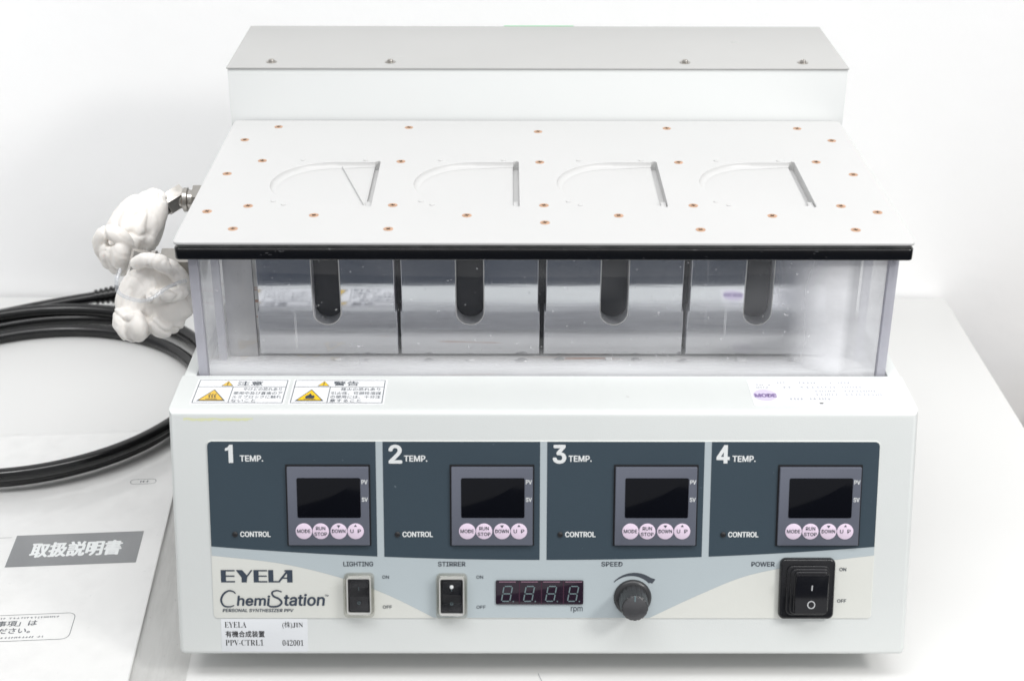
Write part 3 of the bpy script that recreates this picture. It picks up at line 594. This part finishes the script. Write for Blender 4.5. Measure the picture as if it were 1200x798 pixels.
scr = [(-184.7, 204), (-167, 230), (-83, 229), (0, 221), (83, 228), (167, 228), (184.7, 204), (-168, 165), (-185.5, 142), (-84, 164), (0, 163), (84, 163), (167.5, 164), (185.5, 142), (-165, 89.5), (-186.5, 81), (-84, 91), (1, 91), (85, 91), (168, 90.5), (186.5, 81), (-168, 55.5), (-126.5, 75.5), (-84, 55.5), (-42, 75.5), (1, 65), (42, 75.5), (85, 55), (127, 75.5), (169, 55)]
s0 = None
for x, y in scr:
    mw = DF @ T(x*MM, y*MM, .00005) @ Matrix.Rotation(random.uniform(0, 3), 4, 'Z')
    if s0 is None:
        bm = lathe_bm([(2.7, -.1), (2.7, .12), (2.3, .25), (1.2, .18), (.4, .05)], 20)
        for a in (0, math.pi/2):   # cross recess, dark
            b = box_bm(-1.3, 1.3, -.26, .26, .05, .27); b.transform(Matrix.Rotation(a, 4, 'Z')); me = bpy.data.meshes.new('t'); b.to_mesh(me); b.free()
            for p in me.polygons: p.material_index = 1
            bm.from_mesh(me)
        me = bm_mesh(bm, 'screw'); me.materials.append(M['copper']); me.materials.append(M['dark_hole'])
        s0 = link('screw', me, lid, None, mw)
    else: copy_tree(s0, mw, lid)

# frame and gasket below the lid
ring = lambda g, w, r: [rrect(-197+g, 36.8+g*.6, 197-g, 243-g, r), rrect(-197+g+w, 36.8+g*.6+w, 197-g-w, 243-g-w, 1)]
holes('lid_frame', ring(.8, 8, 3), -3.6, -1.52, M['tray_metal'], dev, DF, bev=.2)
holes('gasket', ring(0, 10, 3), -10.4, -3.7, M['rubber'], dev, DF, bev=.8)

# acrylic chamber
zt = LT-10.5
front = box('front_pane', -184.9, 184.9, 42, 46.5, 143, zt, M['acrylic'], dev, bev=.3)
for s, g in ((-1, 'left'), (1, 'right')):
    sp = box('side_pane', *sorted((s*191.0, s*187.2)), 46.7, 236, 142.6, zt, M['acrylic_side'], dev, bev=.3)
    box('cut_edge', *sorted((s*191.0, s*186.2)), 42, 46.6, 142.6, zt, M['acrylic_edge'], sp)
    box('corner_bar', *sorted((s*186.8, s*182.6)), 79, 83, 142.6, zt, M['acrylic_edge'], sp)
box('end_plate', -181.6, -165.0, 84.5, 88, 142.6, zt+1, M['dull_alu'], dev, bev=.3)
box('end_plate', 163.5, 181.6, 84.5, 88, 142.6, zt+1, M['dull_alu'], dev, bev=.3)

# four aluminium blocks with U slots
def block():
    w1, w0 = 39.1, 40.1; z0, zn0, zn1, z1 = 145.0, 164.5, 172.5, zt+2; sr = 8.0; zs = 164+sr
    pts = [(-w0, z0), (w0, z0), (w0, zn0), (w1+.9, zn0), (w1+.9, zn1), (w1, zn1), (w1, z1), (sr, z1), (sr, zs)]
    pts += [(sr*math.cos(-math.pi*i/16), zs+sr*math.sin(-math.pi*i/16)) for i in range(1, 16)]
    pts += [(-sr, zs), (-sr, z1), (-w1, z1), (-w1, zn1), (-w1-.9, zn1), (-w1-.9, zn0), (-w0, zn0)]
    o = holes('aluminium_block', [pts], 0, 11, M['mirror'], dev, BFm, bev=.35)
    o.data.materials.append(M['alu_edge'])
    for p in o.data.polygons:
        if abs(p.normal.z) < .9: p.material_index = 1
    sr_ = [(-sr, z1-.5), (-sr, zs)]+[(-sr*math.cos(math.pi*i/16), zs-sr*math.sin(math.pi*i/16)) for i in range(1, 16)]+[(sr, zs), (sr, z1-.5)]
    tube('slot_edge_highlight', [Vector((x, y, 11.0))*MM for x, y in sr_], .00032, M['rim_white'], o, BFm, n=8)  # thin white tube added as the bright highlight along the slot edge
    return o
BFm = Matrix(((1, 0, 0, 0), (0, 0, -1, .094), (0, 1, 0, 0), (0, 0, 0, 1)))
xc = (-123.2, -41.0, 41.8, 124.4)
def move(o, x): 
    mw = T(x*MM, 0, 0) @ BFm; WM[o] = mw; o.matrix_basis = WM[dev].inverted() @ mw
b0 = block(); rel = [(c, WM[b0].inverted() @ WM[c]) for c in b0.children]; move(b0, xc[0])
for c, m_ in rel: WM[c] = WM[b0] @ m_
for x in xc[1:]: copy_tree(b0, T(x*MM, 0, 0) @ BFm, dev)
box('dark_interior_sheet', -164, 163, 97, 99, 142.6, zt+2, M['black_inner'], dev)  # black sheet added for the darkness inside, behind slots and gaps
box('chamber_back', -186, 186, 232, 236, 142.6, zt, M['dull_alu'], dev)
for i in range(11):   # bits of residue lying on the tray in front of the blocks
    x = -120+i*26+random.uniform(-8, 8)
    bm = bmesh.new(); bmesh.ops.create_icosphere(bm, subdivisions=2, radius=1)
    r = random.uniform(1.0, 2.4)
    for v in bm.verts: v.co = Vector((v.co.x*r*1.6, v.co.y*r, v.co.z*r*.5))*MM*(1+.5*noise.noise(v.co*1.5+Vector((i, 0, 0))))
    link('residue', bm_mesh(bm, 'residue'), dev, M['dull_alu'] if i % 3 else M['tray_white'], T(x*MM, random.uniform(.078, .081), .1432))

# rear cover
rc = box('rear_cover', -200, 200, 245.5, 349, 20, 268.1, M['rear_paint'], dev, bev=.6)
rp = box('top_plate', -200.6, 200.6, 244.7, 349.5, 268.3, 269.3, M['rear_top'], rc, bev=.3)
box('top_gap', -199.5, 199.5, 246, 348.5, 268.05, 268.35, M['black'], rc)
TF = T(0, 0, .2693)
ws = None
for x in (-173, -95.8, 96, 172.8):
    mw = TF @ T(x*MM, .2575)
    if ws is None:
        ws = link('screw', bm_mesh(lathe_bm([(3.4, 0), (3.4, .45), (2.0, .5), (2.0, 1.1), (1.7, 1.8), (.9, 2.1), (.55, 1.5)], 24), 'screw'), rc, M['steel'], mw)
    else: copy_tree(ws, mw, rc)
link('plug_cap', bm_mesh(lathe_bm([(2.6, 0), (2.2, .3), (.5, .35)], 20), 'plug_cap'), rc, M['rear_top'], TF @ T(.135, .308))
box('green_tag', -22, 27, 349.6, 350.4, 262, 269.55, M['green'], rc)

# pipe fittings on the left wall of the chamber
def rotmat(loc, d):
    return Matrix.Translation(loc) @ Vector(d).to_track_quat('Z', 'Y').to_matrix().to_4x4()
def hexa(r, z0, z1, b=.6): return slab_bm([(r*math.cos(math.radians(60*i+30)), r*math.sin(math.radians(60*i+30))) for i in range(6)], z0, z1, b, 2)
def fitting(y, z, lab, turn):
    A = rotmat((-.191, y, z), (-1, 0, 0))
    f = link('pipe_fitting', bm_mesh(hexa(9.6, .5, 24), 'pipe_fitting'), dev, M['steel'], A); f['label'] = lab
    link('neck', bm_mesh(lathe_bm([(6.2, 23.5), (6.2, 27), (7.6, 27.5), (7.6, 30), (5.6, 31), (5.6, 34)], 28), 'neck'), f, M['steel'], A)
    B = rotmat(Vector((-.191-.036, y, z)), turn)
    link('elbow', bm_mesh(hexa(7.6, -7, 7, 1.0), 'elbow'), f, M['steel'], B)
    link('union_nut', bm_mesh(hexa(6.6, 7.5, 15, .8), 'union_nut'), f, M['steel'], B)
fitting(.180, .2035, 'rear pipe fitting on the left wall of the chamber', (-.75, -.5, -.35))
fitting(.085, .2010, 'front pipe fitting on the left wall of the chamber, half under the lid', (-.25, -.3, -.9))

# ------------------------------------------------------------------ white rubber wraps over the fittings
def crumpled(name, blobs, rolls, seed, off, anchor=(0, 0, 0), k=1, vox=.85):
    """union of blobs and rolled folds, remeshed into one skin and creased"""
    f = lambda p: tuple(a+(c-a)*k+d for c, a, d in zip(p, anchor, off))
    blobs = [(*f(b[:3]), b[3]*(k+1)/2) for b in blobs]; rolls = [([f(p) for p in P], r) for P, r in rolls]
    bm = bmesh.new()
    for (x, y, z, r) in blobs:
        b = bmesh.new(); bmesh.ops.create_icosphere(b, subdivisions=3, radius=r*MM)
        b.transform(T(x*MM, y*MM, z*MM)); me = bpy.data.meshes.new('t'); b.to_mesh(me); b.free(); bm.from_mesh(me); bpy.data.meshes.remove(me)
    for path, r in rolls:
        P = catmull([Vector(p)*MM for p in path], 8); n = len(P)
        if isinstance(r, (int, float)): tube_bm(P, 0, 16, bm, [r*MM*(.6+.5*math.sin(math.pi*(.15+.7*i/(n-1)))) for i in range(n)])
        else:
            rr = [q.x*MM for q in catmull([(q, 0, 0) for q in r], 8)]
            tube_bm(P, 0, 40, bm, rr, lambda t, a: 1+.17*(abs(math.sin(3.1416*a*9+t*2.6+seed))**.6-.6)+.05*math.sin(6.283*a*3-t*4+seed))
    me = bm_mesh(bm, name); o = bpy.data.objects.new('t', me); COL.objects.link(o)
    md = o.modifiers.new('r', 'REMESH'); md.mode = 'VOXEL'; md.voxel_size = vox*MM
    sm = o.modifiers.new('s', 'SMOOTH'); sm.iterations = 3; sm.factor = .5
    bpy.context.view_layer.update(); dg = bpy.context.evaluated_depsgraph_get()
    out = bpy.data.meshes.new_from_object(o.evaluated_get(dg)); bpy.data.objects.remove(o); bpy.data.meshes.remove(me)
    so = Vector((seed, seed*2.3, -seed)); nrm = [v.normal.copy() for v in out.vertices]
    for v, n in zip(out.vertices, nrm):
        p = v.co/MM
        wv = Vector((noise.noise(p*.05+so), noise.noise(p*.05-so), noise.noise(p*.05+so*2)))*9
        q = p+wv; q = Vector((q.x*.06+q.z*.03, q.y*.04, q.z*.022-q.x*.016))
        rd = 1-min(1, abs(noise.noise(q+so))*3.6); q2 = Vector((p.x+wv.z, p.y, p.z+wv.x))*.16
        rd2 = 1-min(1, abs(noise.noise(q2-so))*3.2)
        v.co += n*MM*(-1.5*rd**4-.45*(1-min(1, abs(noise.noise(q*2.3-so*1.7))*3.4))**3-.12*rd2**3+.7*noise.noise(p*.05+so)+.08*noise.noise(p*.35))
    for p in out.polygons: p.use_smooth = True
    out.name = name; out.materials.clear()
    return link(name, out, None, M['cloth'])
G_ = 'white wraps on the pipe fittings'
def A1(u, v, y): return (-229+(u-186)*.56*.84, y, 218-(v-228)*.56+.47*(150-y))
def A2(u, v, y): return (-201+(u-222)*.51*.86, y, 185-(v-340)*.56+.47*(85-y))
w1 = crumpled('rubber_wrap', [(*A1(131, 297, 130), 7), (*A1(160, 296, 138), 8)],
    [([A1(187, 224, 152), A1(178, 236, 150), A1(167, 250, 147), A1(156, 268, 142), A1(148, 284, 137), A1(143, 297, 133)], [5, 9.5, 13.5, 15.5, 14.5, 8]),
     ([A1(121, 302, 126), A1(119, 288, 122), A1(127, 277, 120), A1(140, 276, 119), A1(152, 284, 120), A1(160, 297, 124)], 4.6),
     ([A1(131, 288, 119), A1(129, 300, 118), A1(134, 311, 120)], 3.8), ([A1(145, 289, 118), A1(148, 301, 116), A1(144, 312, 119)], 5.0),
     ([A1(122, 298, 124), A1(128, 312, 123), A1(144, 317, 122), A1(160, 310, 126), A1(170, 296, 132)], 3.6),
     ([A1(188, 236, 146), A1(186, 252, 142), A1(178, 270, 138), A1(170, 285, 136)], 5.5)], 3.0, (0, 0, 0))
w1['label'] = 'crumpled white rubber wrap round the upper, rear pipe fitting, its rolled end towards the camera'; w1['category'] = 'rubber wrap'; w1['group'] = G_
w2 = crumpled('rubber_wrap', [(*A2(205, 352, 84), 12), (*A2(214, 336, 86), 9), (*A2(190, 360, 80), 12), (*A2(196, 376, 80), 8)],
    [([A2(206, 314, 90), A2(192, 322, 86), A2(176, 334, 82), A2(160, 348, 79), A2(154, 366, 76), A2(152, 386, 74), A2(152, 396, 74)], [8, 13, 14.5, 12, 11.5, 10, 5]),
     ([A2(160, 312, 76), A2(178, 308, 70), A2(198, 312, 70), A2(214, 324, 74), A2(222, 338, 78)], 4.6),
     ([A2(176, 352, 66), A2(192, 347, 64), A2(208, 346, 68), A2(222, 342, 74)], 4.0),
     ([A2(142, 362, 66), A2(141, 380, 62), A2(147, 394, 62)], 4.6), ([A2(158, 366, 62), A2(163, 381, 60), A2(160, 394, 63)], 5.0),
     ([A2(176, 372, 68), A2(186, 384, 68), A2(196, 386, 72)], 5.0)], 8.5, (0, 0, 0))
w2['label'] = 'lumpy white rubber wrap hanging in two bulges from the lower, front pipe fitting'; w2['category'] = 'rubber wrap'; w2['group'] = G_
tb_ = link('plastic_strap', bm_mesh(tube_bm(catmull([Vector(p)*MM for p in (A2(146, 318, 66), A2(143, 332, 60), A2(146, 344, 57), A2(158, 350, 55), A2(174, 353, 54), A2(188, 350, 56), A2(202, 340, 62), A2(216, 333, 68), A2(224, 331, 72))], 8), .0011, 10), 'plastic_strap'), None, M['tube_clear'])
tb_['label'] = 'thin clear plastic strap looped round the lower white wrap'; tb_['category'] = 'plastic strap'

# ------------------------------------------------------------------ power cable coiled on the table
cbl = thing('power_cable', 'black power cable coiled on the table left of the apparatus', 'cable', (-.372, .29, 0))
def zc(y): return .0052+(.0045 if y < .23 else .0045*max(0, 1-(y-.23)/.05))
pts = []; NP = 240
for i in range(NP+1):
    th = math.radians(-12+(925-12)*i/NP*1.0); k = (th-math.radians(-12))/(2*math.pi)
    f = min(1, max(0, k-.55)/.35); f = f*f*(3-2*f); f2 = min(1, max(0, k-1.6)/.3); f2 = f2*f2*(3-2*f2)
    r = .137-.0185*f+.0150*f2
    cx = -.3725+.004*math.sin(k*2.2); cy = .288+.004*math.cos(k*1.9+1)
    x, y = cx+r*math.cos(th)*1.02, cy+r*math.sin(th)
    pts.append(Vector((x, y, zc(y)+.0088*f2)))
tail = [(-.500, .345, .016), (-.472, .388, .014), (-.430, .420, .012), (-.392, .438, .013), (-.364, .4455, .015)]
allp = pts[:-6]+catmull([pts[-7], *[Vector(q) for q in tail]], 8)[1:]
link('cord', bm_mesh(tube_bm(allp, .0047, 14), 'cord'), cbl, M['cable'])
d = Vector((.028, .006, .002)).normalized(); A = rotmat(Vector((-.364, .4455, .015)), d)
prof = [(4.9, 0)]
for k in range(6): prof += [(6.2+.35*k, k*4.2+.4), (6.2+.35*k, k*4.2+2.6), (5.0+.3*k, k*4.2+2.9), (5.0+.3*k, k*4.2+4.2)]
link('strain_relief', bm_mesh(lathe_bm(prof, 24), 'strain_relief'), cbl, M['cable'], A)
link('plug', bm_mesh(box_bm(-9, 9, -12, 12, 25.2, 58, 3, 3), 'plug'), cbl, M['cable'], A @ T(0, 0, 0))

# ------------------------------------------------------------------ manual in a clear bag
GF = Matrix.Translation((-.2403, .127, 0)) @ Matrix.Rotation(math.radians(4.0), 4, 'Z')      # origin on the right edge of the cover
mn = thing('instruction_manual', 'white instruction manual with a grey title block, lying under the black cable', 'manual', (-.33, .09, 0))
slab('pages', rrect(-209.4, -181.5, -.6, 114.5, 0), .3, 2.6, M['paper'], mn, GF)
cv = slab('cover', rrect(-210, -182, 0, 115, .8), 2.7, 3.0, M['paper'], mn, GF)
q = Print(3.08); q.poly([(-93.2, -49.2), (-13.2, -49.2), (-13.2, -14.0), (-93.2, -14.0)])
me_o = q.out('title_block', M['title'], cv, GF)
me_o.data.transform(T(0, 0, 0))
q = Print(3.16); q.text('取扱説明書', -80.5, -39.6, -25.0, -23.6, font='cjk', bold=.55); q.out('title_lettering', M['print_white'], cv, GF)
q = Print(3.08); q.line(rrect(-190, -124, -40.5, -99, 4.5), .4, closed=True); q.line([(-209, -16), (-96, -16)], .3, dz=.01)
q.text('「安全に関する注意事項」は', -134, -110.0, -61.5, -104.6, font='cjk', bold=.12); q.text('必ずご精読ください。', -116, -117.0, -64, -111.6, font='cjk', bold=.12)
q.dashes(-150, -50, -103.2, 2.0, 4); q.dashes(-150, -56, -121.8, 2.0, 9); q.line(rrect(-31, 44, -14, 50, 2.8), .35, closed=True); q.dashes(-28, -17, 45.6, 2.8, 2)
q.out('cover_print', M['print_grey'], cv, GF)
# the bag: a thin clear film over the cover, crumpled past its edges
bm = bmesh.new(); nx, ny = 110, 150; x0, x1, y0, y1 = -236, 31, -210, 119; grid = []
for j in range(ny+1):
    row = []
    for i in range(nx+1):
        x = x0+(x1-x0)*i/nx; y = y0+(y1-y0)*j/ny
        dx = max(0, x-0, -210-x); dy = max(0, y-115, -182-y); e = max(dx, dy)
        n1 = noise.noise(Vector((x*.06, y*.012, 1))); n2 = noise.noise(Vector((x*.05, y*.05, 4)))
        z = 3.5+.35*abs(n2) if e <= 0 else max(.5, 3.5-e*.24)+min(1, e/6)*(1.9*abs(n1)+.8*abs(n2))
        row.append(bm.verts.new((x*MM, y*MM, z*MM)))
    grid.append(row)
for j in range(ny):
    for i in range(nx):
        fc = bm.faces.new((grid[j][i], grid[j][i+1], grid[j+1][i+1], grid[j+1][i])); c = fc.calc_center_median()/MM
        fc.material_index = int(c.x > .3 or c.x < -210 or c.y < -182)
bg = link('plastic_bag', bm_mesh(bm, 'plastic_bag', angle=80), None, M['bag'], GF)
bg.data.materials.append(M['bag_edge'])
bg['label'] = 'clear plastic bag with crumpled edges round the instruction manual'; bg['category'] = 'plastic bag'
